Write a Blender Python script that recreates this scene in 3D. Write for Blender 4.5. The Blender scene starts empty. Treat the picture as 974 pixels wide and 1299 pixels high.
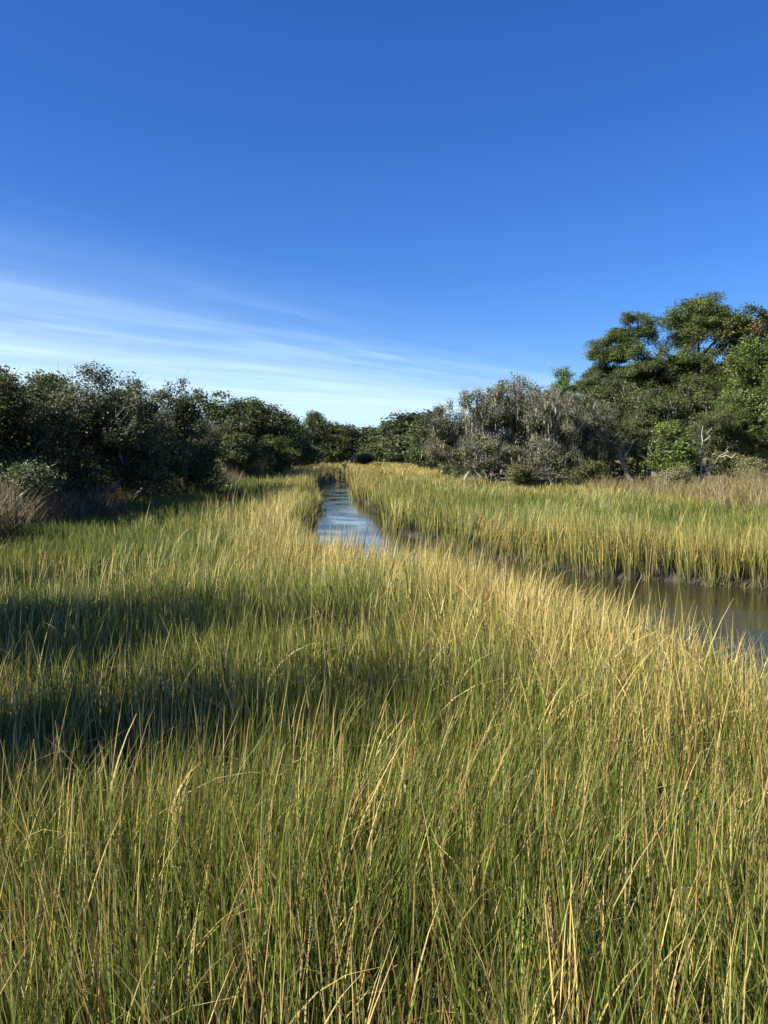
import bpy, math, numpy as np
from math import radians as R

S = bpy.context.scene
COL = S.collection
# ---------------------------------------------------------------- camera
EYE = 3.4; F = 1060.0; HZ = 575.0
cd = bpy.data.cameras.new('camera'); cam = bpy.data.objects.new('camera', cd); COL.objects.link(cam)
cd.sensor_fit = 'VERTICAL'; cd.sensor_height = 24.0
cd.lens = 24.0 * F / 1299.0
cd.clip_start = 0.05; cd.clip_end = 8000
cam.location = (0, 0, EYE)
cam.rotation_euler = (R(90) - math.atan((649.5 - HZ) / F), 0, 0)
S.camera = cam
# ---------------------------------------------------------------- world
SUN_EL = R(37)
sun_dir = np.array([-0.94 * math.cos(SUN_EL), -0.34 * math.cos(SUN_EL), math.sin(SUN_EL)])   # towards the sun
W = bpy.data.worlds.new('World'); S.world = W; W.use_nodes = True
nt = W.node_tree; N = nt.nodes; L = nt.links; N.clear()
def node(t, **k):
    n = N.new(t)
    for a, b in k.items(): setattr(n, a, b)
    return n
def mth(op, a, b=None, clamp=False):
    n = N.new('ShaderNodeMath'); n.operation = op; n.use_clamp = clamp
    for i, v in enumerate((a, b)):
        if v is None: continue
        if isinstance(v, (int, float)): n.inputs[i].default_value = v
        else: L.new(v, n.inputs[i])
    return n.outputs[0]
sky = node('ShaderNodeTexSky', sky_type='NISHITA'); sky.sun_disc = False
sky.sun_elevation = SUN_EL
sky.sun_rotation = math.atan2(sun_dir[0], sun_dir[1])
sky.altitude = 0; sky.air_density = 1.0; sky.dust_density = 0.25; sky.ozone_density = 2.6
hsv = node('ShaderNodeHueSaturation'); hsv.inputs['Saturation'].default_value = 1.25
hsv.inputs['Hue'].default_value = 0.504
L.new(sky.outputs[0], hsv.inputs['Color'])
# thin cirrus in long streaks on a high layer
tc = node('ShaderNodeTexCoord'); sx = node('ShaderNodeSeparateXYZ'); L.new(tc.outputs['Generated'], sx.inputs[0])
zz = mth('MAXIMUM', sx.outputs[2], 0.012)
u = mth('DIVIDE', sx.outputs[0], zz); v = mth('DIVIDE', sx.outputs[1], zz)
al = mth('ADD', mth('MULTIPLY', u, 0.56), mth('MULTIPLY', v, 0.83))
pe = mth('SUBTRACT', mth('MULTIPLY', u, 0.83), mth('MULTIPLY', v, 0.56))
def streak(sa, sp, scale, detail, off):
    c = node('ShaderNodeCombineXYZ')
    L.new(mth('MULTIPLY', al, sa), c.inputs[0]); L.new(mth('MULTIPLY', pe, sp), c.inputs[1]); c.inputs[2].default_value = off
    n = node('ShaderNodeTexNoise'); n.inputs['Scale'].default_value = scale; n.inputs['Detail'].default_value = detail
    n.inputs['Roughness'].default_value = 0.55; n.inputs['Distortion'].default_value = 0.35
    L.new(c.outputs[0], n.inputs['Vector']); return n.outputs[0]
def ramp(x, a, b):
    n = node('ShaderNodeMapRange'); n.interpolation_type = 'SMOOTHSTEP'; n.clamp = True
    n.inputs['From Min'].default_value = a; n.inputs['From Max'].default_value = b
    L.new(x, n.inputs['Value']); return n.outputs[0]
mask = ramp(pe, -2.7, -5.4)
s1 = ramp(streak(0.16, 0.55, 1.0, 5, 7.3), 0.30, 0.80)
s2 = ramp(streak(0.42, 2.1, 1.0, 10, 2.7), 0.34, 0.85)
veil = ramp(pe, -3.3, -10.0)
band = mth('MULTIPLY', ramp(pe, -4.2, -4.9), ramp(pe, -6.4, -5.3))
cl = mth('ADD', mth('MULTIPLY', mth('ADD', mth('MULTIPLY', s1, 0.30), mth('MULTIPLY', s2, 0.22)), mask), mth('MULTIPLY', veil, 0.66))
cl = mth('ADD', cl, mth('MULTIPLY', mth('MULTIPLY', band, s2), 0.10))
cl = mth('MULTIPLY', cl, ramp(sx.outputs[2], 0.0, 0.03))
cl = mth('MINIMUM', cl, 0.8)
mixc = node('ShaderNodeMix', data_type='RGBA')
grade = node('ShaderNodeMix', data_type='RGBA'); grade.blend_type = 'MULTIPLY'; grade.inputs[0].default_value = 1
L.new(hsv.outputs[0], grade.inputs[6]); grade.inputs[7].default_value = (0.56, 0.84, 1.33, 1)
L.new(cl, mixc.inputs[0]); L.new(grade.outputs[2], mixc.inputs[6]); mixc.inputs[7].default_value = (6.6, 8.8, 10.4, 1)
bg = node('ShaderNodeBackground'); bg.inputs['Strength'].default_value = 0.055
L.new(mixc.outputs[2], bg.inputs['Color'])
wo = node('ShaderNodeOutputWorld'); L.new(bg.outputs[0], wo.inputs[0])
# ---------------------------------------------------------------- sun, exposure
sd = bpy.data.lights.new('sun', 'SUN'); sd.energy = 4.9; sd.angle = R(0.55); sd.color = (1.0, 0.94, 0.80)
sun = bpy.data.objects.new('sun', sd); COL.objects.link(sun)
import mathutils
sun.rotation_euler = mathutils.Vector(sun_dir).to_track_quat('Z', 'Y').to_euler()
S.view_settings.view_transform = 'Standard'; S.view_settings.look = 'None'
S.view_settings.exposure = 1.15; S.view_settings.gamma = 1
S.render.engine = 'CYCLES'
S.cycles.use_denoising = True
S.cycles.max_bounces = 6; S.cycles.diffuse_bounces = 3; S.cycles.transmission_bounces = 4; S.cycles.transparent_max_bounces = 4

# ---------------------------------------------------------------- helpers
def tag(o, label=None, cat=None, group=None, kind=None):
    if label: o['label'] = label
    if cat: o['category'] = cat
    if group: o['group'] = group
    if kind: o['kind'] = kind
    return o

def mesh_np(name, V, F4, C=None, smooth=False, n=4):
    """V (k,3), F4 (m,n) int, C (k,3) colours"""
    me = bpy.data.meshes.new(name)
    V = np.ascontiguousarray(V, dtype=np.float32); F4 = np.ascontiguousarray(F4, dtype=np.int32)
    me.vertices.add(len(V)); me.vertices.foreach_set('co', V.ravel())
    m = len(F4)
    me.loops.add(m * n); me.loops.foreach_set('vertex_index', F4.ravel())
    me.polygons.add(m)
    me.polygons.foreach_set('loop_start', np.arange(m, dtype=np.int32) * n)
    me.polygons.foreach_set('loop_total', np.full(m, n, dtype=np.int32))
    if smooth: me.polygons.foreach_set('use_smooth', np.ones(m, dtype=bool))
    if C is not None:
        at = me.color_attributes.new('tint', 'FLOAT_COLOR', 'POINT')
        c4 = np.ones((len(V), 4), dtype=np.float32); c4[:, :3] = C
        at.data.foreach_set('color', c4.ravel())
    me.update(calc_edges=True)
    return me

def link(name, me, mat, parent=None):
    o = bpy.data.objects.new(name, me); COL.objects.link(o)
    if mat and not me.materials: me.materials.append(mat)
    o.parent = parent
    return o

def empty(name, loc):
    o = bpy.data.objects.new(name, None); COL.objects.link(o); o.location = loc
    o.empty_display_size = 0.3
    return o

def vnoise(x, y, s, seed=0):
    """smooth value noise 0..1 at feature size s"""
    x = np.asarray(x, dtype=float) / s; y = np.asarray(y, dtype=float) / s
    xi = np.floor(x).astype(np.int64); yi = np.floor(y).astype(np.int64)
    fx = x - xi; fy = y - yi
    fx = fx * fx * (3 - 2 * fx); fy = fy * fy * (3 - 2 * fy)
    def h(a, b):
        k = (a * 374761393 + b * 668265263 + seed * 1442695041) & 0xffffffff
        k = ((k ^ (k >> 13)) * 1274126177) & 0xffffffff
        k = (k ^ (k >> 16)) & 0xffffffff
        return (k % 100003) / 100003.0
    return (h(xi, yi) * (1 - fx) + h(xi + 1, yi) * fx) * (1 - fy) + (h(xi, yi + 1) * (1 - fx) + h(xi + 1, yi + 1) * fx) * fy

def sstep(x, a, b):
    t = np.clip((x - a) / (b - a), 0, 1); return t * t * (3 - 2 * t)

# ---------------------------------------------------------------- materials
def leafmat(name, translucent=0.35, gloss=0.05, rough=0.5, noise=0.0):
    m = bpy.data.materials.new(name); m.use_nodes = True
    n = m.node_tree.nodes; l = m.node_tree.links; n.clear()
    a = n.new('ShaderNodeAttribute'); a.attribute_name = 'tint'
    col = a.outputs['Color']
    d = n.new('ShaderNodeBsdfDiffuse'); t = n.new('ShaderNodeBsdfTranslucent'); g = n.new('ShaderNodeBsdfGlossy')
    g.inputs['Roughness'].default_value = rough
    l.new(col, d.inputs['Color']); l.new(col, t.inputs['Color']); g.inputs['Color'].default_value = (1, 1, 1, 1)
    m1 = n.new('ShaderNodeMixShader'); m1.inputs[0].default_value = translucent
    l.new(d.outputs[0], m1.inputs[1]); l.new(t.outputs[0], m1.inputs[2])
    m2 = n.new('ShaderNodeMixShader'); m2.inputs[0].default_value = gloss
    l.new(m1.outputs[0], m2.inputs[1]); l.new(g.outputs[0], m2.inputs[2])
    o = n.new('ShaderNodeOutputMaterial'); l.new(m2.outputs[0], o.inputs[0])
    return m

def groundmat(name, c1, c2, scale, bump=0.3, c3=None):
    m = bpy.data.materials.new(name); m.use_nodes = True
    n = m.node_tree.nodes; l = m.node_tree.links; p = n['Principled BSDF']
    tcn = n.new('ShaderNodeTexCoord')
    a = n.new('ShaderNodeTexNoise'); a.inputs['Scale'].default_value = scale; a.inputs['Detail'].default_value = 8
    l.new(tcn.outputs['Object'], a.inputs['Vector'])
    r = n.new('ShaderNodeValToRGB'); l.new(a.outputs[0], r.inputs[0])
    r.color_ramp.elements[0].position = 0.35; r.color_ramp.elements[1].position = 0.68
    r.color_ramp.elements[0].color = (*c1, 1); r.color_ramp.elements[1].color = (*c2, 1)
    l.new(r.outputs[0], p.inputs['Base Color'])
    p.inputs['Roughness'].default_value = 0.9
    b = n.new('ShaderNodeBump'); b.inputs['Strength'].default_value = bump; b.inputs['Distance'].default_value = 0.1
    l.new(a.outputs[0], b.inputs['Height']); l.new(b.outputs[0], p.inputs['Normal'])
    return m

M_grass = leafmat('grass_blades', 0.30, 0.03, 0.5)
M_leaf = leafmat('leaves', 0.25, 0.025, 0.6)
M_moss = leafmat('spanish_moss', 0.2, 0.0)
M_bark = groundmat('bark', (0.08, 0.068, 0.052), (0.25, 0.22, 0.18), 9.0, 0.6)
M_paleb = groundmat('pale_bark', (0.15, 0.135, 0.11), (0.42, 0.39, 0.33), 8.0, 0.6)
M_pinebark = groundmat('pine_bark', (0.09, 0.06, 0.045), (0.20, 0.14, 0.10), 7.0, 0.6)
M_dead = groundmat('dead_wood', (0.30, 0.28, 0.25), (0.52, 0.48, 0.42), 10.0, 0.5)
M_log = groundmat('log_wood', (0.07, 0.055, 0.04), (0.16, 0.13, 0.10), 8.0, 0.5)

# ---------------------------------------------------------------- terrain
CREEK = np.array([(70, 16), (30, 19), (14, 20.4), (9.9, 21.3), (8.1, 21.9), (6.6, 22.8), (5.0, 25), (3.4, 28), (1.7, 31), (0.6, 36), (.1, 42), (-.4, 48),
                  (-1.5, 58), (-2.5, 72), (-3.3, 86), (-4.1, 100), (-4.9, 120), (-7.2, 160), (-9.6, 212), (-10.5, 212), (-8.6, 165), (-6.6, 122),
                  (-6.0, 103), (-6.9, 90), (-6.9, 78), (-6.4, 67), (-4.9, 58), (-3.9, 51), (-4.3, 46), (-3.7, 38), (-3.2, 31), (-2.7, 26), (-2.1, 22),
                  (-0.3, 19.3), (1.3, 17.0), (2.5, 14.6), (3.1, 12.4), (3.5, 10.0), (3.9, 7.6), (4.6, 5), (6, 0), (9, -8), (70, -20)], dtype=float)
def sdf_poly(x, y, P):
    """negative inside"""
    x = np.asarray(x, dtype=float).ravel(); y = np.asarray(y, dtype=float).ravel()
    d2 = np.full(x.shape, 1e18); ins = np.zeros(x.shape, bool)
    for i in range(len(P)):
        ax, ay = P[i]; bx, by = P[(i + 1) % len(P)]
        ex, ey = bx - ax, by - ay
        t = np.clip(((x - ax) * ex + (y - ay) * ey) / (ex * ex + ey * ey), 0, 1)
        d2 = np.minimum(d2, (x - ax - t * ex) ** 2 + (y - ay - t * ey) ** 2)
        c = ((ay > y) != (by > y))
        if ay != by:
            xx = ax + (y - ay) * ex / ey
            ins ^= c & (x < xx)
    return np.where(ins, -1, 1) * np.sqrt(d2)
def creek(x, y):
    wob = (vnoise(x, y, 1.1, 5) - .5) * 0.55 + (vnoise(x, y, 3.1, 6) - .5) * 0.7
    return sdf_poly(x, y, CREEK) - 0.45 * (1 - sstep(np.asarray(x, float).ravel(), 2.0, 5.0) * .9) + wob.ravel() * np.clip(np.asarray(y).ravel() / 40 + .5, .4, 1)
# wooded ground on both sides: distance inland from the wood's edge (positive = inland)
LEFT = np.array([(-60, -40), (-14, -40), (-11.5, -5), (-10.5, 4), (-11.5, 12), (-13.5, 20), (-16, 30), (-16.5, 38), (-15.5, 46), (-14.2, 56), (-13, 72), (-13.3, 98), (-12.6, 140), (-13.5, 180), (-13, 225), (6, 238), (12, 205), (10, 170), (7, 130), (3.6, 95),
                 (4.6, 74), (10, 66.5), (17, 66), (19, 58), (18, 50), (17, 43), (16.0, 36), (17, 31), (24, 27.5), (60, 24), (90, 24), (2500, 24), (2500, 3000), (-2500, 3000), (-2500, -40)], dtype=float)
def inland(x, y):
    return -sdf_poly(x, y, LEFT)
def ground_z(x, y):
    x = np.asarray(x, dtype=float); y = np.asarray(y, dtype=float)
    shp = x.shape
    c = creek(x, y); g = inland(x, y)
    z = 0.13 + 0.10 * vnoise(x, y, 2.3, 3).ravel() + 0.05 * vnoise(x, y, .5, 4).ravel()
    k = sstep(c, -0.75, -0.25)
    z = -0.55 * (1 - k) + z * k
    z = z + 0.75 * sstep(g, -1.5, 9) + 0.7 * sstep(g, 8, 40) * sstep(x.ravel(), 0, 25)
    return z.reshape(shp)

def axis(pts):
    out = []
    for (a, b, s) in pts: out += list(np.arange(a, b, s))
    return np.array(out)
gx = axis([(-3000, -300, 300), (-300, -100, 25), (-100, -40, 3), (-40, -18, .8), (-18, 22, .28), (22, 50, 1.0), (50, 110, 4), (110, 300, 25), (300, 3001, 300)])
gy = axis([(-800, -100, 100), (-100, -10, 10), (-10, 0, 1), (0, 36, .28), (36, 80, .55), (80, 140, 1.2), (140, 300, 3), (300, 700, 50), (700, 3501, 400)])
GX, GY = np.meshgrid(gx, gy)
GZ = ground_z(GX, GY)
V = np.stack([GX.ravel(), GY.ravel(), GZ.ravel()], 1)
nx = len(gx); ny = len(gy)
I = (np.arange(ny - 1)[:, None] * nx + np.arange(nx - 1)[None, :]).ravel()
FQ = np.stack([I, I + 1, I + nx + 1, I + nx], 1)
gl = np.clip(inland(V[:, 0], V[:, 1]), -5, 5)
kk = sstep(gl, -1, 3)[:, None]
mud = np.array([0.040, 0.033, 0.022]); litter = np.array([0.19, 0.15, 0.085])
mot = vnoise(V[:, 0], V[:, 1], .7, 9)[:, None] * .5 + .75
me = mesh_np('ground', V, FQ, (mud * (1 - kk) + litter * kk) * mot, smooth=True)
M_ground = groundmat('marsh_mud', (0.8, 0.8, 0.8), (1.2, 1.2, 1.2), 2.5, 0.5)
_n = M_ground.node_tree.nodes; _l = M_ground.node_tree.links
_a = _n.new('ShaderNodeAttribute'); _a.attribute_name = 'tint'
_m = _n.new('ShaderNodeMix'); _m.data_type = 'RGBA'; _m.blend_type = 'MULTIPLY'; _m.inputs[0].default_value = 1
_r = [q for q in _n if q.type == 'VALTORGB'][0]
_l.new(_a.outputs['Color'], _m.inputs[6]); _l.new(_r.outputs[0], _m.inputs[7]); _l.new(_m.outputs[2], _n['Principled BSDF'].inputs['Base Color'])
_n['Principled BSDF'].inputs['Roughness'].default_value = 0.6
tag(link('ground', me, M_ground), 'muddy marsh ground rising to dry wooded banks', 'ground', kind='structure')

# water: one sheet at z = 0 seen where the ground dips below it
mw = bpy.data.materials.new('creek_water'); mw.use_nodes = True
n = mw.node_tree.nodes; l = mw.node_tree.links; p = n['Principled BSDF']
p.inputs['Base Color'].default_value = (0.030, 0.027, 0.010, 1); p.inputs['Roughness'].default_value = 0.04
p.inputs['IOR'].default_value = 1.38
tcn = n.new('ShaderNodeTexCoord'); mp = n.new('ShaderNodeMapping'); mp.inputs['Scale'].default_value = (0.8, 2.6, 1); mp.inputs['Rotation'].default_value = (0, 0, 0.25)
l.new(tcn.outputs['Object'], mp.inputs[0])
a = n.new('ShaderNodeTexNoise'); a.inputs['Scale'].default_value = 1.7; a.inputs['Detail'].default_value = 6; a.inputs['Roughness'].default_value = .6; l.new(mp.outputs[0], a.inputs['Vector'])
a2 = n.new('ShaderNodeTexNoise'); a2.inputs['Scale'].default_value = 0.35; a2.inputs['Detail'].default_value = 2; l.new(tcn.outputs['Object'], a2.inputs['Vector'])
mr = n.new('ShaderNodeMapRange'); mr.inputs['From Min'].default_value = .42; mr.inputs['From Max'].default_value = .6; mr.inputs['To Min'].default_value = .12; mr.inputs['To Max'].default_value = 1; l.new(a2.outputs[0], mr.inputs[0])
b = n.new('ShaderNodeBump'); b.inputs['Distance'].default_value = 0.017
l.new(mr.outputs[0], b.inputs['Strength']); l.new(a.outputs[0], b.inputs['Height']); l.new(b.outputs[0], p.inputs['Normal'])
wx = np.array([-40, 80.]); wy = np.array([-40, 225.])
V = np.array([(-30, -30, 0), (80, -30, 0), (80, 225, 0), (-30, 225, 0)], dtype=float)
tag(link('water', mesh_np('water', V, np.array([[0, 1, 2, 3]])), mw), 'still tidal creek winding up the marsh, reflecting the sky', 'water', kind='structure')

# ---------------------------------------------------------------- grass
def ribbons(P, h, lean, droop, w, face, c0, c1, cp, segs, zbase=0.0, basecol=None):
    """P (n,3) root; h height; lean (n,2) tip offset; droop fraction; face azimuth; colours root / tip; cp power"""
    n = len(P); T = np.linspace(0, 1, segs + 1)
    fx = np.cos(face); fy = np.sin(face)
    V = np.empty((n, segs + 1, 2, 3), dtype=np.float32); C = np.empty((n, segs + 1, 2, 3), dtype=np.float32)
    for i, t in enumerate(T):
        cx = P[:, 0] + lean[:, 0] * t ** 2.0; cy = P[:, 1] + lean[:, 1] * t ** 2.0
        cz = P[:, 2] + h * (t - droop * t ** 3.2)
        hw = 0.5 * w * (1.0 - 0.92 * t ** 1.8) * (0.75 + 0.5 * min(1, t * 3))
        V[:, i, 0, 0] = cx - fx * hw; V[:, i, 0, 1] = cy - fy * hw; V[:, i, 0, 2] = cz
        V[:, i, 1, 0] = cx + fx * hw; V[:, i, 1, 1] = cy + fy * hw; V[:, i, 1, 2] = cz
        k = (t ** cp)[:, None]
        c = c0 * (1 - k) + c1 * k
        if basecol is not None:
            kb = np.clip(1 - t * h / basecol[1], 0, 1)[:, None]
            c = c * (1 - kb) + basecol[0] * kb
        C[:, i, 0] = c; C[:, i, 1] = c
    b = (np.arange(n) * (segs + 1) * 2)[:, None] + (np.arange(segs) * 2)[None, :]
    b = b.ravel()
    Fq = np.stack([b, b + 1, b + 3, b + 2], 1)
    return V.reshape(-1, 3), Fq, C.reshape(-1, 3)
def join(parts):
    Vs, Fs, Cs, o = [], [], [], 0
    for (v, f, c) in parts:
        Vs.append(v); Fs.append(f + o); Cs.append(c); o += len(v)
    return np.concatenate(Vs), np.concatenate(Fs), np.concatenate(Cs)

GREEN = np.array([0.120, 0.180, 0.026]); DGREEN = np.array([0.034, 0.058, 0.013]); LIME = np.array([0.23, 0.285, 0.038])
STRAW = np.array([0.68, 0.55, 0.20]); GOLD = np.array([0.58, 0.42, 0.10]); RUST = np.array([0.36, 0.20, 0.075]); GREY = np.array([0.150, 0.130, 0.095])

def marsh_height(x, y, c):
    near = np.exp(-np.clip(c, 0, 30) / 3.2)
    right_fg = sstep(x, -2.5, 2.0) * (1 - sstep(y, 16, 26))
    leftlow = sstep(-x, 2, 8) * (1 - sstep(y, 30, 55))
    h = 1.10 - 0.16 * sstep(x, 2, 8) * sstep(y, 25, 34) + 0.26 * near * (1 - .8 * sstep(y, 14, 18) * (1 - sstep(y, 30, 36)) * (x < 2.5)) + 0.10 * right_fg - 0.28 * leftlow
    h += (vnoise(x, y, 2.2, 21) - .5) * .34 + (vnoise(x, y, 6.0, 22) - .5) * .25
    return h
def goldness(x, y, c):
    g = 0.10 + 0.60 * sstep(y, 55, 120)
    g += 0.40 * np.exp(-np.clip(c, 0, 30) / 1.3) * sstep(y, 7, 13)
    g += 0.30 * sstep(x, .5, 4) * (1 - sstep(y, 17, 22)) * sstep(y, 5, 10) - 0.14 * (1 - sstep(y, 6, 11)) * (1 - .6 * sstep(x, 0, 3))
    g += 0.04 * sstep(x, 6, 14) * sstep(y, 20, 28) - .06 * sstep(x, 0, 3) * sstep(y, 26, 34) * (1 - sstep(y, 38, 60)) + .18 * sstep(x, 0, 3) * sstep(y, 38, 60)
    g += (vnoise(x, y, 3.3, 31) - .5) * .40 + (vnoise(x, y, 12, 32) - .5) * .40 + .10 * (vnoise(x, y, .8, 33) - .5)
    g -= 0.18 * sstep(-x, 1, 7) * (1 - sstep(y, 24, 40))
    return np.clip(g, 0, 1)

def grass_zone(seed, y0, y1, dens, tuft, wd, segs, side, hscale=1.0):
    """tufts of blades between depths y0 and y1; dens = tufts per square metre"""
    rg = np.random.default_rng(seed)
    xw = 0.50 * y1 + 3.0
    nT = int(dens * (y1 - y0) * 2 * xw)
    X = rg.uniform(-xw, xw, nT); Y = rg.uniform(y0, y1, nT)
    k = (np.abs(X) < 0.50 * Y + 2.6)
    X, Y = X[k], Y[k]
    c = creek(X, Y); g = inland(X, Y)
    k = (c > -0.62) & (g < 1.5 + 1.5 * vnoise(X, Y, 2, 8))
    # thin spots
    k &= rg.uniform(0, 1, len(X)) < np.clip(0.35 + 1.1 * vnoise(X, Y, 1.1, 41) + .5 * (c < .8), 0, 1) 
    if side is not None: k &= side(X, Y)
    X, Y, c = X[k], Y[k], c[k]
    hT = marsh_height(X, Y, c) * rg.uniform(.82, 1.12, len(X)) * hscale
    gT = goldness(X, Y, c)
    n = len(X); tot = n * tuft
    idx = np.repeat(np.arange(n), tuft)
    ang = rg.uniform(0, 2 * np.pi, tot); rad = np.abs(rg.normal(0, .5, tot)) * (0.10 + .5 / math.sqrt(dens) * .5)
    px = X[idx] + np.cos(ang) * rad; py = Y[idx] + np.sin(ang) * rad
    cc = c[idx]
    h = hT[idx] * rg.triangular(.35, .92, 1.18, tot)
    l = h * np.abs(rg.normal(0.0, .15, tot)) + .02
    la = ang + rg.normal(0, .7, tot)
    # a light lean of every tuft, towards the right and over the creek
    tl = (vnoise(X, Y, 3.0, 51)[idx] - .42) * .34
    ty = (vnoise(X, Y, 3.0, 52)[idx] - .5) * .3
    lean = np.stack([np.cos(la) * l + tl * h, np.sin(la) * l + ty * h], 1)
    droop = rg.uniform(0.0, .10, tot) + (rg.uniform(0, 1, tot) < .12) * rg.uniform(.1, .35, tot)
    z = ground_z(px, py) - 0.02
    P = np.stack([px, py, z], 1)
    w = wd * rg.uniform(.6, 1.35, tot)
    face = rg.uniform(0, np.pi, tot)
    gg = gT[idx] + rg.normal(0, .22, tot)
    r1 = rg.uniform(0, 1, (tot, 1)); r2 = rg.uniform(0, 1, (tot, 1))
    root = DGREEN * (1 - r1) + GREEN * r1  # darker roots: shade low between the blades is put into the colour
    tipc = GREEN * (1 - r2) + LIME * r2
    gold = STRAW * r2 + GOLD * (1 - r2)
    gk = np.clip(gg * 1.08, 0, 1)[:, None]
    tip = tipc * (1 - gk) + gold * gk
    cp = 2.6 - 1.5 * np.clip(gg, 0, 1) + .5 * (1 - sstep(Y[idx], 6, 12))  # near blades carry the painted root shade farther up
    dead = rg.uniform(0, 1, tot) < (.07 + .09 * gT[idx] + .14 * (1 - sstep(Y[idx], 5.5, 9)))
    root[dead] = (RUST * r1 + STRAW * .8 * (1 - r1))[dead]; tip[dead] = (STRAW * r2 + RUST * (1 - r2))[dead]
    br = rg.choice([.55, .8, 1.0, 1.25, 1.5], (tot, 1), p=[.2, .25, .25, .2, .1]) * rg.uniform(.85, 1.15, (tot, 1)); root *= br; tip *= br
    # stems that stand at the water's edge keep the grey of dried tide mud
    bc = GREY[None, :] * rg.uniform(.6, 1.2, (tot, 1))
    edge = np.clip(1.0 - cc / 1.3, 0, 1)
    bh = 0.02 + 0.42 * edge * rg.uniform(.5, 1.2, tot)
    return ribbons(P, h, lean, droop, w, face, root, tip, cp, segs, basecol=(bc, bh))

def straws(seed, n, y0, y1, xf, hmin, hmax, wd, arch, cmix, stand=0.0):
    rg = np.random.default_rng(seed)
    Y = rg.uniform(y0, y1, n); X = xf(rg, Y)
    c = creek(X, Y); g = inland(X, Y); k = (c > 0.05) & (g < .5)
    X, Y, c = X[k], Y[k], c[k]; n = len(X)
    h = rg.uniform(hmin, hmax, n)
    a = rg.uniform(0, 2 * np.pi, n)
    l = h * np.where(rg.uniform(0, 1, n) < arch, rg.uniform(.35, .85, n), rg.uniform(.02, .22, n))
    lean = np.stack([np.cos(a) * l + .06 * h, np.sin(a) * l], 1)
    droop = np.clip(l / h * .62 + rg.normal(0, .05, n), 0, .6)
    P = np.stack([X, Y, ground_z(X, Y)], 1)
    r = rg.uniform(0, 1, (n, 1)); r2 = rg.uniform(0, 1, (n, 1))
    c0 = (GREEN * 1.1 * (1 - r) + RUST * r) * (1 - cmix) + STRAW * .75 * cmix
    c1 = STRAW * r2 + (STRAW * .6 + RUST * .4) * (1 - r2)
    return ribbons(P, h, lean, droop, wd * rg.uniform(.7, 1.3, n), rg.uniform(0, np.pi, n), c0, c1, np.full(n, .8), 7)

near_side = lambda X, Y: (X < CREEK_MID(Y))
def CREEK_MID(Y):
    return np.interp(Y, [-40, 0, 8, 16, 22, 26, 32, 48, 72, 100, 122, 165, 212], [30, 30, 20, 9, 3.2, 1.2, -.6, -2.2, -4.6, -5, -5.7, -8, -10])
right_side = lambda X, Y: X >= CREEK_MID(Y)
zones = [(1, 1.5, 6.5, 84, 13, .0098, 6), (2, 6.5, 11, 62, 13, .0115, 5), (3, 11, 18, 38, 12, .015, 4), (4, 18, 30, 26, 12, .017, 4), (5, 30, 50, 11, 10, .026, 3), (6, 50, 90, 5, 9, .042, 3), (7, 90, 150, 2.0, 9, .075, 2), (8, 150, 236, .9, 8, .12, 2)]
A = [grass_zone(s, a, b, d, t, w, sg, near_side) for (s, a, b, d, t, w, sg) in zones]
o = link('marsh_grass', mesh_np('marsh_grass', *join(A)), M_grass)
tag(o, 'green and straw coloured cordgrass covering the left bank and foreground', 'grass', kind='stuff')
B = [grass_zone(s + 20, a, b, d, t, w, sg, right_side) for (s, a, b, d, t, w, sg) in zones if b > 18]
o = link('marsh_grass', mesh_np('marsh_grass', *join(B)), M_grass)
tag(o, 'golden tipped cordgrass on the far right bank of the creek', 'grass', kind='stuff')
# matted and bent dead blades low in the sward
def thatch(seed, n, y0, y1, wd):
    rg = np.random.default_rng(seed); Y = rg.uniform(y0, y1, n); X = rg.uniform(-.52, .52, n) * (Y + 2)
    k = (creek(X, Y) > -.2) & (inland(X, Y) < .5) & (rg.uniform(0, 1, n) < vnoise(X, Y, .9, 77) * 1.5); X, Y = X[k], Y[k]; n = len(X)
    a = rg.uniform(0, 2 * np.pi, n); h = rg.uniform(.12, .75, n); l = rg.uniform(.2, .7, n)
    c = np.where(rg.uniform(0, 1, (n, 1)) < .5, RUST * .45, GREY * .8) * rg.uniform(.5, 1.5, (n, 1))
    return ribbons(np.stack([X, Y, ground_z(X, Y) + rg.uniform(0, .35, n)], 1), h, np.stack([np.cos(a) * l, np.sin(a) * l], 1), rg.uniform(.2, .9, n), wd * rg.uniform(.6, 1.4, n), rg.uniform(0, np.pi, n), c, c * 1.3, np.ones(n), 4)
TH = [thatch(81, 26000, 2, 8, .009), thatch(82, 22000, 8, 17, .013)]
tag(link('matted_grass', mesh_np('matted_grass', *join(TH)), M_grass), 'brown bent dead blades matted low between the green grass', 'dead grass', kind='stuff')
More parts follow.
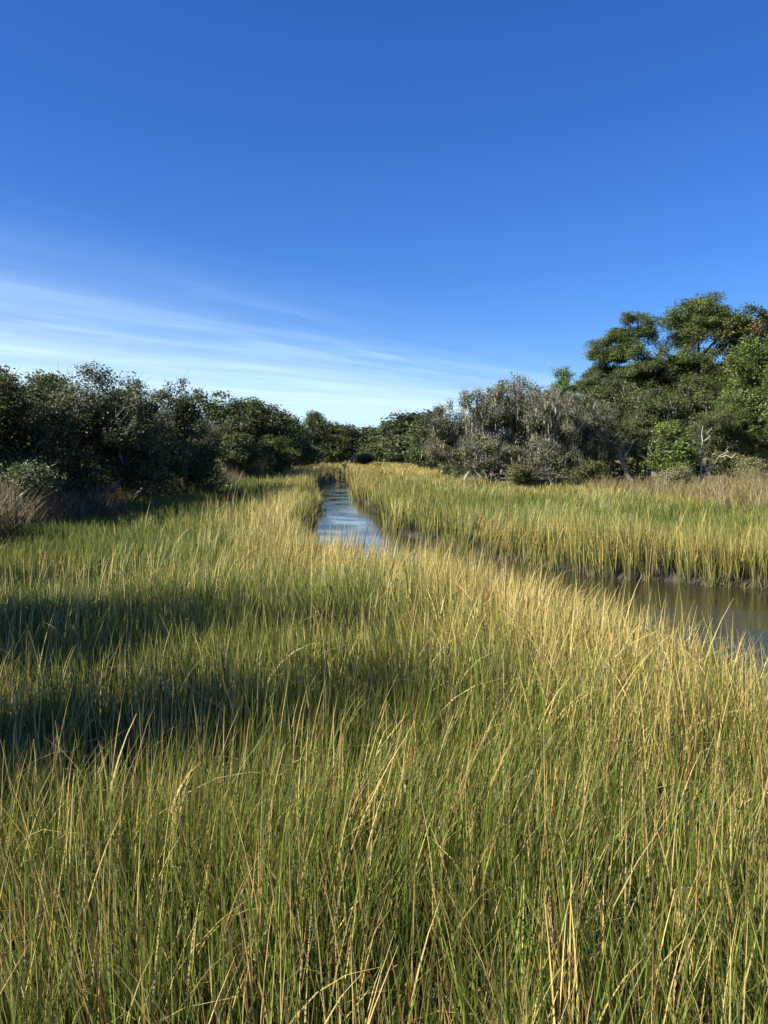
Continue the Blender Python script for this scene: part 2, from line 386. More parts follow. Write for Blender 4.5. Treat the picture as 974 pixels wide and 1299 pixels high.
# long dry stalks standing and arching over the near grass
D = [straws(61, 2600, 3, 9, lambda r, Y: r.uniform(-.5, .5, len(Y)) * (Y + 2), .9, 1.45, .010, .22, .4),
     straws(62, 2400, 9, 20, lambda r, Y: r.uniform(-.5, .5, len(Y)) * (Y + 2), 1.0, 1.5, .014, .30, .7),
     straws(63, 5200, 6.5, 20, lambda r, Y: np.interp(Y, [5, 7.6, 10, 12.4, 14.6, 17, 19.3, 22], [4.6, 3.9, 3.5, 3.1, 2.5, 1.3, -.3, -2.1]) - np.abs(r.normal(0, 1.3, len(Y))), 1.15, 1.8, .014, .45, .85),
     straws(64, 1500, 21, 45, lambda r, Y: np.interp(Y, [20, 22, 31, 38, 46], [-1.0, -2.1, -3.2, -3.7, -4.3]) - np.abs(r.normal(0, 1.5, len(Y))), 1.2, 1.7, .018, .3, .85),
     straws(65, 700, 21, 34, lambda r, Y: np.interp(Y, [21, 22.8, 25, 28, 31], [10, 6.6, 5, 3.3, 1.3]) + np.abs(r.normal(0, 3, len(Y))), 1.2, 1.6, .016, .3, .7)]
D += [straws(66, 260, 4.2, 13, lambda r, Y: r.uniform(-.48, .48, len(Y)) * (Y + 1), 1.1, 1.5, .019, .9, .9),
      straws(67, 420, 6.5, 15, lambda r, Y: np.interp(Y, [5, 7.6, 10, 12.4, 14.6, 17], [4.6, 3.9, 3.5, 3.1, 2.5, 1.3]) - np.abs(r.normal(0, .9, len(Y))), 1.4, 2.0, .019, .8, .9)]
o = link('dry_stalks', mesh_np('dry_stalks', *join(D)), M_grass)
tag(o, 'pale straw stalks arching above the green marsh grass', 'dry stalks', kind='stuff')

# dead brush along the wood's edge
def brush(seed, poly, n, hmin, hmax, wd, cols, segs=3, spread=.35, twig=False):
    rg = np.random.default_rng(seed); P = np.array(poly, dtype=float)
    lo = P.min(0); hi = P.max(0)
    X = rg.uniform(lo[0], hi[0], n * 4); Y = rg.uniform(lo[1], hi[1], n * 4)
    k = (sdf_poly(X, Y, P) < (vnoise(X, Y, 2, seed) - .5) * 1.5) & (rg.uniform(0, 1, n * 4) < .35 + 1.1 * vnoise(X, Y, 1.6, seed + 1)) & (creek(X, Y) > .3)
    X, Y = X[k][:n], Y[k][:n]; n = len(X)
    h = rg.uniform(hmin, hmax, n) * (0.55 + .8 * vnoise(X, Y, 1.8, seed + 2))
    a = rg.uniform(0, 2 * np.pi, n); l = h * np.abs(rg.normal(0, spread, n))
    lean = np.stack([np.cos(a) * l, np.sin(a) * l], 1)
    cols = np.array(cols); i = rg.integers(0, len(cols), n); c0 = cols[i] * rg.uniform(.7, 1.2, (n, 1)); c1 = cols[rg.integers(0, len(cols), n)] * rg.uniform(.8, 1.3, (n, 1))
    Pz = np.stack([X, Y, ground_z(X, Y)], 1)
    return ribbons(Pz, h, lean, np.full(n, .05), wd * rg.uniform(.6, 1.4, n), rg.uniform(0, np.pi, n), c0, c1, np.ones(n), segs)
BR = [(0.20, .155, .07), (.28, .22, .095), (.40, .32, .14), (.26, .17, .065), (.20, .18, .09), (.16, .17, .05)]
v = brush(71, [(15.5, 31), (24, 27.5), (50, 25), (55, 44), (30, 50), (20, 60), (16, 66), (14.5, 60), (17, 50), (16, 40)], 34000, .9, 1.7, .03, BR)
v2 = brush(72, [(24, 46), (55, 40), (60, 75), (22, 78)], 12000, .3, .8, .035, BR + [(.42, .36, .22)])
o = link('dry_brush', mesh_np('dry_brush', *join([v, v2])), M_grass)
tag(o, 'brown dead weeds and twigs along the right edge of the marsh', 'dry brush', kind='stuff')
v = brush(73, [(-10.5, 12), (-12, 20), (-12.2, 30), (-12.6, 36), (-14.0, 46), (-13.4, 56), (-12, 72), (-14, 74), (-17, 58), (-20, 40), (-20, 28), (-15, 15)], 30000, 1.1, 2.2, .032, [(.13, .10, .05), (.17, .13, .07), (.15, .14, .06), (.22, .13, .08), (.30, .21, .12), (.12, .13, .05)])
o = link('dry_brush', mesh_np('dry_brush', *v), M_grass)
tag(o, 'reddish brown dead weeds below the dark left trees', 'dry brush', kind='stuff')
v = brush(74, [(-10.6, 84), (-8, 86), (-7.5, 102), (-11, 104)], 1500, .9, 1.5, .06, [(.30, .22, .14), (.36, .27, .17), (.25, .2, .12)])
o = link('dry_brush', mesh_np('dry_brush', *v), M_grass)
tag(o, 'tan dead weeds in front of the far left trees', 'dry brush', kind='stuff')

# ---------------------------------------------------------------- trees
def tubes(edges, sides=6):
    """edges: list of (p0, r0, p1, r1) -> verts, quads"""
    E = len(edges)
    p0 = np.array([e[0] for e in edges]); p1 = np.array([e[2] for e in edges])
    r0 = np.array([e[1] for e in edges]); r1 = np.array([e[3] for e in edges])
    d = p1 - p0; d /= np.maximum(np.linalg.norm(d, axis=1), 1e-6)[:, None]
    ref = np.where(np.abs(d[:, 2:3]) > .9, np.array([[1., 0, 0]]), np.array([[0, 0, 1.]]))
    a = np.cross(d, ref); a /= np.linalg.norm(a, axis=1)[:, None]; b = np.cross(d, a)
    th = np.linspace(0, 2 * np.pi, sides, endpoint=False)
    ring = a[:, None, :] * np.cos(th)[None, :, None] + b[:, None, :] * np.sin(th)[None, :, None]
    V = np.concatenate([p0[:, None] + ring * r0[:, None, None], p1[:, None] + ring * r1[:, None, None]], 1)   # E,2s,3
    i = np.arange(sides); j = (i + 1) % sides
    q = np.stack([i, j, j + sides, i + sides], 1)
    Fq = (np.arange(E)[:, None, None] * 2 * sides + q[None]).reshape(-1, 4)
    return V.reshape(-1, 3), Fq

def leaf_cards(rg, P, size, aspect, cols, up=0.3, out=None):
    n = len(P)
    nrm = rg.normal(0, 1, (n, 3)); nrm[:, 2] += up * 2
    if out is not None: nrm += out
    nrm /= np.linalg.norm(nrm, axis=1)[:, None]
    t = rg.normal(0, 1, (n, 3)); t -= (t * nrm).sum(1)[:, None] * nrm; t /= np.linalg.norm(t, axis=1)[:, None]
    b = np.cross(nrm, t)
    s = size * rg.uniform(.6, 1.4, (n, 1))
    V = np.stack([P - t * s, P - b * s * aspect + nrm * s * .15, P + t * s, P + b * s * aspect - nrm * s * .1], 1)
    C = np.repeat(cols[:, None, :], 4, 1)
    Fq = np.arange(n * 4).reshape(n, 4)
    return V.reshape(-1, 3), Fq, C.reshape(-1, 3)

def build_tree(kind, seed, H, Rd, lobes, leaf, nleaf, cols, trunk_r, bark, zb=0.25, trunks=1, sig=.34, moss=0, twigs=0, pine=False, sprigs=0, lean=0.0, aspect=.55, flat=.6, nclus=None, spread=.55):
    """proto dict with trunk, crown (and moss) meshes, base at the origin"""
    rg = np.random.default_rng(seed)
    # lobes of the crown
    Lc = []
    for i in range(lobes):
        a = rg.uniform(0, 2 * np.pi); rr = Rd * spread * math.sqrt(rg.uniform(0.02, 1.4))
        z = H * rg.uniform(zb + .18, .86)
        rr *= 1.15 - .55 * max(0, (z / H - zb) / (1 - zb)) ** 1.5
        lr = Rd * rg.uniform(.32, .56) * (1.0 - .25 * z / H)
        if pine: lr = Rd * rg.uniform(.28, .5)
        z = min(z, H - lr * flat * 1.0)
        Lc.append((rr * math.cos(a) + lean * z, rr * math.sin(a), z, lr))
    Lc.append((lean * H, 0, H - Rd * .42 * flat, Rd * .42))
    nc = nclus or int(26 * len(Lc))
    cen = []
    vol = np.array([q[3] ** 2 for q in Lc]); vol /= vol.sum()
    for k in rg.choice(len(Lc), nc, p=vol):
        x, y, z, lr = Lc[k]
        d = rg.normal(0, 1, 3); d /= np.linalg.norm(d)
        if d[2] < -.35 and pine: d[2] *= -.5
        r = lr * rg.uniform(.25, 1) ** .5
        p = np.array([x + d[0] * r, y + d[1] * r, z + d[2] * r * flat])
        if p[2] > zb * H * .55: cen.append(p)
    for i in range(sprigs):
        a = rg.uniform(0, 2 * np.pi); r = Rd * math.sqrt(rg.uniform(0, .7))
        base = np.array([r * math.cos(a) + lean * H, r * math.sin(a), H * (1.02 - .28 * (r / Rd) ** 2)])
        dv = rg.normal(0, .3, 3); dv[2] = 1
        for q in range(3): cen.append(base + dv * q * .035 * H + rg.normal(0, .05, 3))
    cen = np.array(cen)
    # skeleton: every clump joins the nearest older node
    nodes = []; par = []; 
    for t in range(trunks):
        a = rg.uniform(0, 2 * np.pi); off = .0 if trunks == 1 else .25
        top = H * (zb + (.55 if pine else .12)) * rg.uniform(.9, 1.1)
        prev = -1; m = 7 if pine else 5
        for q in range(m):
            f = q / (m - 1)
            if q == 0 and t > 0: prev = 0; continue
            s = (f * (0.10 if pine else .30) * H * .5) * (1 if trunks > 1 else .35)
            nodes.append(np.array([math.cos(a) * (off + s) + lean * f * top + rg.normal(0, .05), math.sin(a) * (off + s) + rg.normal(0, .05), top * f - (.3 if q == 0 else 0)]))
            par.append(prev); prev = len(nodes) - 1
    nb = len(nodes)
    ctr = np.array([lean * H * zb, 0, H * zb])
    order = np.argsort(np.linalg.norm(cen - ctr, axis=1))
    arr = np.zeros((nb + 2 * len(cen), 3)); arr[:nb] = nodes; cnt = nb
    for k in order:
        p = cen[k]; dd = np.linalg.norm(arr[:cnt] - p, axis=1)
        bad = (arr[:cnt, 2] > p[2] + .3) * .8 + (np.array(par[:cnt]) < 0) * 3
        j = int(np.argmin(dd + bad))
        if dd[j] > .5:
            mid = (arr[j] + p) / 2 + rg.normal(0, .09 * dd[j], 3); mid[2] += .06 * dd[j]
            arr[cnt] = mid; par.append(j); j = cnt; cnt += 1
        arr[cnt] = p; par.append(j); cnt += 1
    load = np.ones(cnt)
    for k in range(cnt - 1, -1, -1):
        if par[k] >= 0: load[par[k]] += load[k]
    rad = trunk_r * (load / load[:nb].max()) ** .5
    rad = np.maximum(rad, trunk_r * .035)
    E = []
    for k in range(cnt):
        j = par[k]
        if j >= 0:
            r0 = min(rad[j], rad[k] * 1.5) if k >= nb else rad[j]
            if j < nb and par[j] < 0: r0 *= 1.5
            E.append((arr[j], r0, arr[k] + (arr[k] - arr[j]) * .04, rad[k]))
    for k in range(twigs):
        j = rg.integers(nb, cnt); p = arr[j]; d = rg.normal(0, 1, 3); d[2] = abs(d[2]) * .6; d /= np.linalg.norm(d)
        o_ = p - ctr; o_ /= np.linalg.norm(o_) + 1e-6; d = d * .6 + o_ * .8
        q = p + d * rg.uniform(.2, .5); E.append((p, .018, q, .010))
        E.append((q, .010, q + (d + rg.normal(0, .5, 3)) * .3, .005))
    tv, tf = tubes(E, 6)
    tm = mesh_np(kind + '_trunk', tv, tf, smooth=True); tm.materials.append(bark)
    # leaves
    m = len(cen); per = rg.integers(0, m, nleaf)
    vary = rg.uniform(.5, 1.3, m) ** 1.0
    per = per[rg.uniform(0, 1.3, nleaf) < vary[per]]
    sg = sig * rg.uniform(.6, 1.35, m)
    off = np.clip(rg.normal(0, 1, (len(per), 3)), -1.7, 1.7) * sg[per][:, None]; off[:, 2] *= .62
    P = cen[per] + off
    P = P[P[:, 2] > .15]; per = per[:len(P)]
    cc = np.array(cols); ci = rg.integers(0, len(cc), m); base = cc[ci] * rg.uniform(.75, 1.25, (m, 1))
    colr = base[per] * rg.uniform(.65, 1.4, (len(per), 1))
    outv = P - np.array([lean * H * .5, 0, H * .5]); outv /= np.linalg.norm(outv, axis=1)[:, None] + 1e-6
    lv, lf, lc = leaf_cards(rg, P, leaf, aspect, colr, .35, outv * .8)
    cm = mesh_np(kind + '_crown', lv, lf, lc); cm.materials.append(M_leaf)
    pr = dict(kind=kind, trunk=tm, crown=cm, H=float(np.quantile(lv[:, 2], .9985)))
    if moss:
        j = rg.integers(nb, cnt, moss); P = arr[j] + rg.normal(0, .22, (moss, 3)); P = P[P[:, 2] > 1.6]; k = len(P)
        ln = -rg.triangular(.15, .3, 1.2, k) * np.minimum(1, (P[:, 2] - 1.0) / 2)
        g = rg.uniform(.75, 1.2, (k, 1)) * np.array([[.29, .275, .205]])
        V, Fq, C = ribbons(P, ln, rg.normal(0, .06, (k, 2)), np.zeros(k), rg.uniform(.05, .13, k), rg.uniform(0, np.pi, k), g, g * 1.1, np.ones(k), 4)
        pr['moss'] = mesh_np(kind + '_moss', V, Fq, C); pr['moss'].materials.append(M_moss)
    return pr

def plant(pr, px, d, top, label, cat, group=None, rot=None, wide=1.0, name=None, dy=0):
    """stand a tree on the ground at depth d so that it is as tall as its real one"""
    x = (px - 487) / F * d; y = d
    z = float(ground_z(np.array([x]), np.array([y]))[0])
    Ht = EYE + (HZ - top) / F * d - z
    s = Ht / pr['H']
    o = empty(name or pr['kind'], (x, y, z - .02)); o.scale = (s * wide, s * wide, s)
    o.rotation_euler = (0, 0, plant.k * 2.4 if rot is None else rot); plant.k += 1
    for part in ('trunk', 'crown', 'moss', 'stem', 'foliage'):
        if part in pr:
            c = bpy.data.objects.new(part if part != 'moss' else 'hanging_moss', pr[part]); COL.objects.link(c); c.parent = o
            if part == 'moss': c['kind'] = 'stuff'
    return tag(o, label, cat, group)
plant.k = 0

OAK = [(.066, .078, .022), (.090, .102, .030), (.118, .126, .042), (.052, .066, .018)]
OAKG = [(.066, .092, .020), (.090, .118, .028), (.052, .078, .017)]
GREYOAK = [(.092, .098, .045), (.115, .115, .060), (.068, .078, .030), (.14, .135, .085)]
PINE = [(.072, .105, .024), (.095, .130, .030), (.055, .085, .020), (.12, .14, .040)]
BROWNISH = [(.13, .12, .035), (.17, .125, .040), (.09, .10, .025)]
BRIGHT = [(.13, .19, .028), (.16, .22, .036), (.10, .155, .025)]
FARC = [(.060, .080, .026), (.075, .096, .030), (.050, .070, .024)]

oak_a = build_tree('live_oak', 101, 7.5, 4.2, 17, .075, 60000, OAK, .20, M_paleb, zb=.02, trunks=3, sig=.36, twigs=600, sprigs=9, flat=.72)
oak_b = build_tree('live_oak', 102, 7.0, 4.0, 16, .075, 52000, OAK, .18, M_paleb, zb=.02, trunks=3, sig=.34, twigs=650, sprigs=8, flat=.75)
oak_c = build_tree('live_oak', 103, 6.5, 2.6, 11, .08, 28000, OAK + OAKG, .14, M_bark, zb=.08, trunks=2, sig=.27, twigs=140, sprigs=7, flat=.95)
moss_a = build_tree('mossy_oak', 111, 8.5, 4.6, 16, .085, 44000, GREYOAK + OAK, .24, M_paleb, zb=.08, trunks=5, sig=.32, twigs=1500, sprigs=12, moss=800, flat=.75, nclus=360)
moss_b = build_tree('mossy_oak', 112, 8.0, 4.2, 14, .085, 26000, GREYOAK + OAK, .22, M_paleb, zb=.08, trunks=6, sig=.30, twigs=1800, sprigs=10, moss=800, flat=.8, nclus=300)
dark_a = build_tree('dark_oak', 121, 11, 5.4, 18, .10, 56000, OAK + OAKG, .36, M_bark, zb=.14, trunks=2, sig=.46, twigs=160, sprigs=3, flat=.75, moss=300)
round_a = build_tree('round_oak', 131, 10, 5.6, 14, .15, 26000, OAKG, .34, M_bark, zb=.08, trunks=1, sig=.5, flat=.72)
round_b = build_tree('round_oak', 132, 10, 5.2, 12, .15, 24000, OAK + OAKG, .34, M_bark, zb=.06, trunks=2, sig=.5, flat=.75)
pine_a = build_tree('pine_tree', 141, 18, 3.9, 13, .125, 85000, PINE, .28, M_pinebark, zb=.36, pine=True, sig=.40, aspect=.25, flat=.85, twigs=60, nclus=210, spread=.6)
pine_b = build_tree('pine_tree', 142, 19, 5.2, 17, .125, 130000, PINE, .34, M_pinebark, zb=.32, pine=True, sig=.45, aspect=.25, flat=.85, twigs=80, nclus=300, spread=.68)
leafy_a = build_tree('leafy_tree', 151, 13, 4.8, 17, .105, 60000, OAKG + BRIGHT, .28, M_bark, zb=.16, trunks=2, sig=.42, twigs=120, flat=.85)
brown_a = build_tree('sweetgum_tree', 152, 16, 4.6, 16, .12, 52000, BROWNISH + OAKG, .30, M_bark, zb=.35, sig=.45, twigs=120, flat=.85)
young_a = build_tree('young_tree', 161, 5.0, 1.9, 8, .08, 9000, BRIGHT, .08, M_bark, zb=.12, trunks=2, sig=.24, twigs=120, flat=.8, nclus=110, sprigs=3)
far_a = build_tree('far_tree', 171, 10, 4.8, 10, .24, 9000, FARC, .30, M_bark, zb=.05, sig=.55, flat=.8)
far_b = build_tree('far_tree', 172, 11, 4.0, 9, .24, 8000, FARC, .28, M_bark, zb=.05, sig=.52, flat=.95)
bush_a = build_tree('bush', 181, 2.4, 1.5, 7, .06, 12000, OAKG + BROWNISH, .04, M_bark, zb=.04, trunks=3, sig=.24, twigs=20, flat=.9)
bush_b = build_tree('bush', 182, 2.2, 1.4, 6, .05, 12000, [(.20, .19, .08), (.25, .22, .10), (.16, .17, .06)], .03, M_bark, zb=.04, trunks=3, sig=.24, twigs=20, flat=.9)
sp = build_tree('shrub', 183, 2.4, 1.0, 5, .05, 7000, [(.085, .105, .040), (.11, .13, .05)], .03, M_bark, zb=.08, trunks=2, sig=.22, twigs=0, flat=1.1)

GL = 'oaks along the left edge of the marsh'; GF = 'round trees farther down the left side'; GC = 'distant trees where the creek ends'
GR = 'moss hung oaks on the right side of the marsh'; GP = 'tall trees of the wood on the right'; GB = 'bushes at the edge of the woods'
# left side, front to back
plant(oak_b, -75, 34, 455, 'dark oak crown cut by the left edge of the photo', 'oak tree', GL)
plant(oak_c, 12, 37, 469, 'thin open oak top with sky through it, at the far left', 'oak tree', GL)
plant(round_b, 62, 66, 474, 'small domed treetop peeping over the left oaks', 'tree', GL, wide=.7)
plant(oak_a, 112, 41, 467, 'largest bushy oak of the left row, with ragged leafy tip', 'oak tree', GL, wide=1.05)
plant(oak_b, 20, 39, 500, 'low dark oak above the red brown weeds at far left', 'oak tree', GL)
plant(oak_c, 168, 45, 486, 'narrow oak with twiggy top right of the largest left oak', 'oak tree', GL, wide=1.1)
plant(oak_a, 196, 50, 497, 'wide dark oak with pale bare twigs in its lower side', 'oak tree', GL)
plant(oak_c, 234, 51, 485, 'slim oak with a loose leafy spire above the left row', 'oak tree', GL, wide=.75)
plant(oak_b, 250, 56, 530, 'low oak at the near foot of the round left trees', 'oak tree', GL)
plant(round_a, 282, 84, 499, 'big round green tree just right of the slim spire', 'tree', GF)
plant(round_b, 318, 96, 507, 'round tree second from the left in the rounded group', 'tree', GF)
plant(round_a, 346, 108, 516, 'rounded tree stepping down towards the creek', 'tree', GF)
plant(round_b, 300, 78, 548, 'lower dark round tree in front of the rounded group', 'tree', GF, wide=1.1)
plant(round_a, 340, 92, 552, 'low dark tree over the tan weeds on the left', 'tree', GF, wide=1.1)
plant(round_b, 368, 122, 532, 'last and lowest tree of the rounded left group', 'tree', GF)
plant(round_b, 399, 170, 522, 'separate taller tree left of the creek end with a domed top', 'tree', GF, wide=.62)
plant(round_a, 424, 186, 536, 'wide dark tree between the domed tree and the creek end', 'tree', GF, wide=.9)
plant(far_a, 388, 150, 548, 'dark low tree below the domed tree', 'tree', GF)
plant(far_b, 412, 185, 534, 'dark tree just right of the domed tree', 'tree', GF)
plant(far_a, 430, 196, 538, 'dark tree closing the left wood above the creek', 'tree', GF)
plant(far_a, 376, 138, 545, 'dark tree between the rounded group and the domed tree', 'tree', GF)
# centre, far away
for i, (px, d, top, lab) in enumerate([
        (446, 246, 546, 'distant tree right behind the creek end'), (458, 252, 544, 'distant tree above the tiny dark island bush'),
        (470, 250, 546, 'distant tree right of the island bush'), (482, 244, 545, 'distant treetop in the middle of the horizon'),
        (494, 232, 541, 'distant tree where the right wood begins to rise'), (507, 222, 537, 'slightly taller distant tree in the rising right wood'),
        (520, 206, 532, 'medium tree in the rising line left of the mossy oaks'), (532, 186, 526, 'tallest tree of the rising line left of the mossy oaks'),
        (548, 160, 524, 'green tree directly behind the first mossy oak')]):
    plant(far_a if i % 2 else far_b, px, d, top - 3, lab, 'tree', GC, wide=1.5)
plant(round_a, 545, 120, 540, 'lighter green low tree left of the first mossy oak', 'tree', GC, wide=1.0)
plant(bush_a, 462, 175, 573, 'tiny dark bush standing alone in the golden marsh', 'bush', wide=1.7)
# right side
plant(moss_a, 582, 78, 512, 'leftmost mossy oak leaning over the marsh', 'oak tree', GR)
plant(moss_b, 622, 73, 492, 'mossy oak with long grey beards in the middle of its row', 'oak tree', GR)
plant(moss_a, 664, 76, 479, 'tallest mossy oak, with twiggy crown against the sky', 'oak tree', GR)
plant(moss_b, 704, 70, 500, 'grey mossy oak with bare pale limbs to its right side', 'oak tree', GR)
plant(moss_a, 745, 71, 512, 'spindly grey oak next to the dark gap under the pines', 'oak tree', GR, wide=.9)
plant(leafy_a, 712, 88, 468, 'bright green treetop showing between mossy oaks and pines', 'tree', GP, wide=.6)
plant(dark_a, 780, 84, 478, 'dark oak below the leftmost pine', 'oak tree', GP)
plant(dark_a, 832, 80, 488, 'dark oak filling the middle of the right wood', 'oak tree', GP)
plant(dark_a, 880, 86, 470, 'dark oak under the tallest pine', 'oak tree', GP)
plant(dark_a, 925, 92, 466, 'dark tree behind the bare white snag', 'tree', GP)
plant(round_b, 800, 104, 464, 'dark broad tree behind the two left pines', 'tree', GP, wide=.8)
plant(leafy_a, 850, 100, 450, 'dark green tree between the second pine and the tallest pine', 'tree', GP, wide=.9)
plant(leafy_a, 905, 104, 440, 'green tree partly hidden behind the tallest pine', 'tree', GP, wide=.9)
plant(round_a, 745, 100, 494, 'rounded tree between the mossy oaks and the leftmost pine', 'tree', GP, wide=.8)
plant(brown_a, 985, 98, 400, 'olive brown treetop at the right edge of the photo', 'tree', GP)
plant(pine_a, 756, 92, 432, 'leftmost and lowest pine of the right wood', 'pine tree', GP, wide=.95)
plant(pine_a, 806, 90, 399, 'second pine, with round top standing apart', 'pine tree', GP, wide=.95)
plant(pine_b, 884, 90, 377, 'tallest pine with broad dark domed crown', 'pine tree', GP, wide=1.0)
plant(brown_a, 944, 88, 392, 'brownish tall tree right of the tallest pine', 'tree', GP)
plant(leafy_a, 962, 78, 428, 'bright green tree at the right edge of the photo', 'tree', GP, wide=.95)
plant(leafy_a, 1030, 74, 420, 'green tree mostly cut by the right edge', 'tree', GP)
plant(leafy_a, 925, 76, 500, 'low green tree right of the bare snag', 'tree', GP, wide=.9)
plant(dark_a, 815, 73, 520, 'low dark oak whose leaves hang to the ground behind the young tree', 'oak tree', GP, wide=.9)
plant(dark_a, 905, 74, 515, 'low dark oak with leaves to the ground behind the bare snag', 'oak tree', GP, wide=.9)
plant(young_a, 845, 61, 532, 'young bright yellow green tree in front of the dark oaks', 'young tree', wide=1.15)
plant(young_a, 868, 60, 556, 'small yellow green sapling beside the bare snag', 'young tree', wide=1.0)
plant(bush_a, 925, 68, 572, 'rounded green bush right of the snag', 'bush', GB, wide=1.2)
plant(bush_b, 952, 60, 578, 'pale grey green bush near the right edge', 'bush', GB, wide=1.2)
plant(bush_b, 860, 58, 590, 'low pale scrub bush under the young tree', 'bush', GB, wide=1.2)
plant(bush_a, 660, 67, 588, 'small green bush below the mossy oaks', 'bush', GB, wide=1.2)
plant(bush_a, 748, 66, 584, 'small bush in the dark gap under the trees', 'bush', GB, wide=1.1)
plant(sp, 37, 31.5, 583, 'feathery green shrub among the red brown weeds', 'shrub', GB)
plant(bush_b, 312, 80, 583, 'tan bush at the foot of the rounded left trees', 'bush', GB, wide=1.4)
plant(bush_b, 350, 92, 582, 'second tan bush nearer the creek on the left', 'bush', GB, wide=1.3)
# trees just outside the photo on the left: only their shadows reach the marsh
for (pr, x, y, s, w_, lab) in [(oak_a, -9.2, 5.0, 1.02, .55, 'small oak outside the left edge, its shadow nearest the camera'), (oak_c, -10.4, 8.6, 1.25, .6, 'slim oak outside the left edge, casting the middle shadow'),
                          (oak_b, -13.4, 10.9, 1.22, .36, 'oak outside the left edge, behind the slim one'), (oak_c, -9.6, 10.6, .98, .5, 'youngest oak outside the left edge'), (oak_b, -15.2, 15.2, .95, .5, 'oak outside the left edge, casting the far shadow')]:
    o = plant(pr, 0, 20, 500, lab, 'oak tree', GL)
    o.location = (x, y, float(ground_z(np.array([x]), np.array([y]))[0])); o.scale = (s * w_, s * w_, s)

# understorey below the crowns: nobody could count it
def thicket(seed, poly, n, h, leaf, cols, name, label):
    rg = np.random.default_rng(seed); P = np.array(poly, dtype=float); lo = P.min(0); hi = P.max(0)
    X = rg.uniform(lo[0], hi[0], n * 5); Y = rg.uniform(lo[1], hi[1], n * 5)
    k = sdf_poly(X, Y, P) < 0; X, Y = X[k][:n], Y[k][:n]; n = len(X)
    top = h * (.45 + .9 * vnoise(X, Y, 3.0, seed))
    Z = ground_z(X, Y) + top * rg.uniform(0, 1, n) ** .8
    cc = np.array(cols)[rg.integers(0, len(cols), n)] * rg.uniform(.6, 1.3, (n, 1))
    V, Fq, C = leaf_cards(rg, np.stack([X, Y, Z], 1), leaf, .6, cc)
    tag(link(name, mesh_np(name, V, Fq, C), M_leaf), label, 'undergrowth', kind='stuff')
thicket(201, [(-19, 38), (-17, 46), (-15.5, 56), (-14.5, 72), (-14.5, 98), (-13.5, 140), (-14.5, 180), (-14, 215), (-40, 215), (-40, 38)], 70000, 3.4, .20, OAK, 'undergrowth', 'dark undergrowth below the left trees')
thicket(202, [(-30, 232), (8, 240), (13, 205), (11, 170), (8.5, 130), (6.5, 100), (7, 84), (12, 76), (22, 74), (28, 84), (60, 84), (60, 270), (-30, 270)], 110000, 3.6, .26, OAK + FARC, 'undergrowth', 'dark undergrowth below the far and right trees')

# ---------------------------------------------------------------- bare and fallen wood
def wood_thing(name, label, cat, loc, paths, mat, mat_parts=('trunk', 'branch')):
    """paths[0] is the trunk, the others branches: each a list of (x,y,z,r)"""
    o = empty(name, loc); tag(o, label, cat)
    for i, P in enumerate(paths):
        E = [(np.array(P[k][:3], float), P[k][3], np.array(P[k + 1][:3], float), P[k + 1][3]) for k in range(len(P) - 1)]
        v, f = tubes(E, 8); link(mat_parts[0] if i == 0 else mat_parts[1], mesh_np(name, v, f, smooth=True), mat, o)
    return o
def gz(x, y): return float(ground_z(np.array([x]), np.array([y]))[0])
def wob(rg, a, b, r0, r1, n=6, j=.12):
    a = np.array(a, float); b = np.array(b, float); out = []
    for i in range(n + 1):
        t = i / n; p = a + (b - a) * t + (rg.normal(0, j, 3) if 0 < i < n else 0)
        out.append((*p, r0 + (r1 - r0) * t))
    return out
rg = np.random.default_rng(9)
x, y = (888 - 487) / F * 62, 62
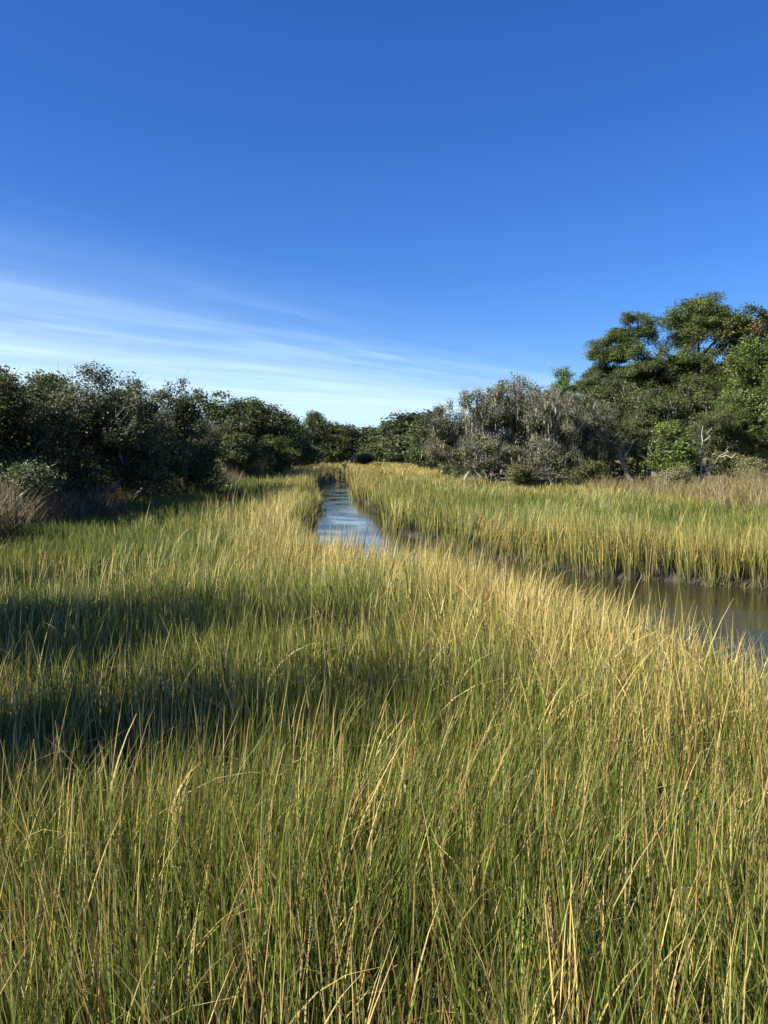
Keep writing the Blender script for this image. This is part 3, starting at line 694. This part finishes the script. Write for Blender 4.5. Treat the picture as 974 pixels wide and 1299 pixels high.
o = wood_thing('dead_snag', 'bare white dead tree with crooked limbs in front of the right wood', 'dead tree', (x, y, gz(x, y)), [
    wob(rg, (0, 0, -.2), (.1, 0, 4.7), .09, .03, 8, .06), wob(rg, (0, 0, .6), (1.4, .2, 2.4), .06, .04, 6), wob(rg, (1.4, .2, 2.4), (2.9, 0, 2.5), .05, .02, 5),
    wob(rg, (.1, 0, 2.9), (-.9, .1, 3.9), .05, .015, 5), wob(rg, (.1, 0, 3.6), (.8, .1, 4.6), .05, .015, 5), wob(rg, (.9, .1, 1.9), (1.9, -.2, 1.2), .05, .015, 5),
    wob(rg, (.7, .1, 1.5), (1.1, .1, 3.0), .05, .02, 5), wob(rg, (1.5, .2, 2.4), (2.2, .3, 3.2), .035, .01, 4), wob(rg, (0.05, 0, 2.0), (-.6, .1, 2.6), .04, .01, 4)], M_dead)
x, y = (800 - 487) / F * 69, 69
wood_thing('leaning_trunk', 'pale leaning tree trunk in the dark gap of the right wood', 'tree trunk', (x, y, gz(x, y)), [
    wob(rg, (.2, 0, -.2), (-1.0, .4, 3.2), .22, .13, 6, .05), wob(rg, (-.6, .3, 2.2), (.4, .6, 3.8), .12, .07, 5, .06)], M_bark)
x, y = (845 - 487) / F * 56, 56
wood_thing('bare_sapling', 'thin pale bare stem below the young green tree', 'sapling', (x, y, gz(x, y)), [
    wob(rg, (0, 0, -.1), (.02, 0, 2.0), .035, .015, 5, .02), wob(rg, (0, 0, 1.3), (.3, .1, 1.9), .015, .006, 3, .03)], M_dead)
x, y = (-4 - 487) / F * 30, 30
wood_thing('fallen_branch', 'bare silver branch rising from the weeds at the far left', 'branch', (x, y, gz(x, y)), [
    wob(rg, (-1.2, 0, .7), (.9, .1, 1.75), .07, .03, 7, .05), wob(rg, (.1, .05, 1.4), (-.3, .1, 2.1), .03, .01, 4, .04), wob(rg, (.5, .05, 1.6), (.9, 0, 1.35), .025, .01, 4, .03)], M_dead, ('limb', 'twig'))
x, y = (945 - 487) / F * 70, 70
wood_thing('fallen_log', 'long dark log lying on the dry bank at the right', 'log', (x, y, gz(x, y)), [
    wob(rg, (-3.4, 0, .25), (4.5, .5, .35), .22, .16, 8, .03), wob(rg, (1.0, .1, .4), (1.5, 0, 1.0), .05, .02, 3, .02)], M_log)
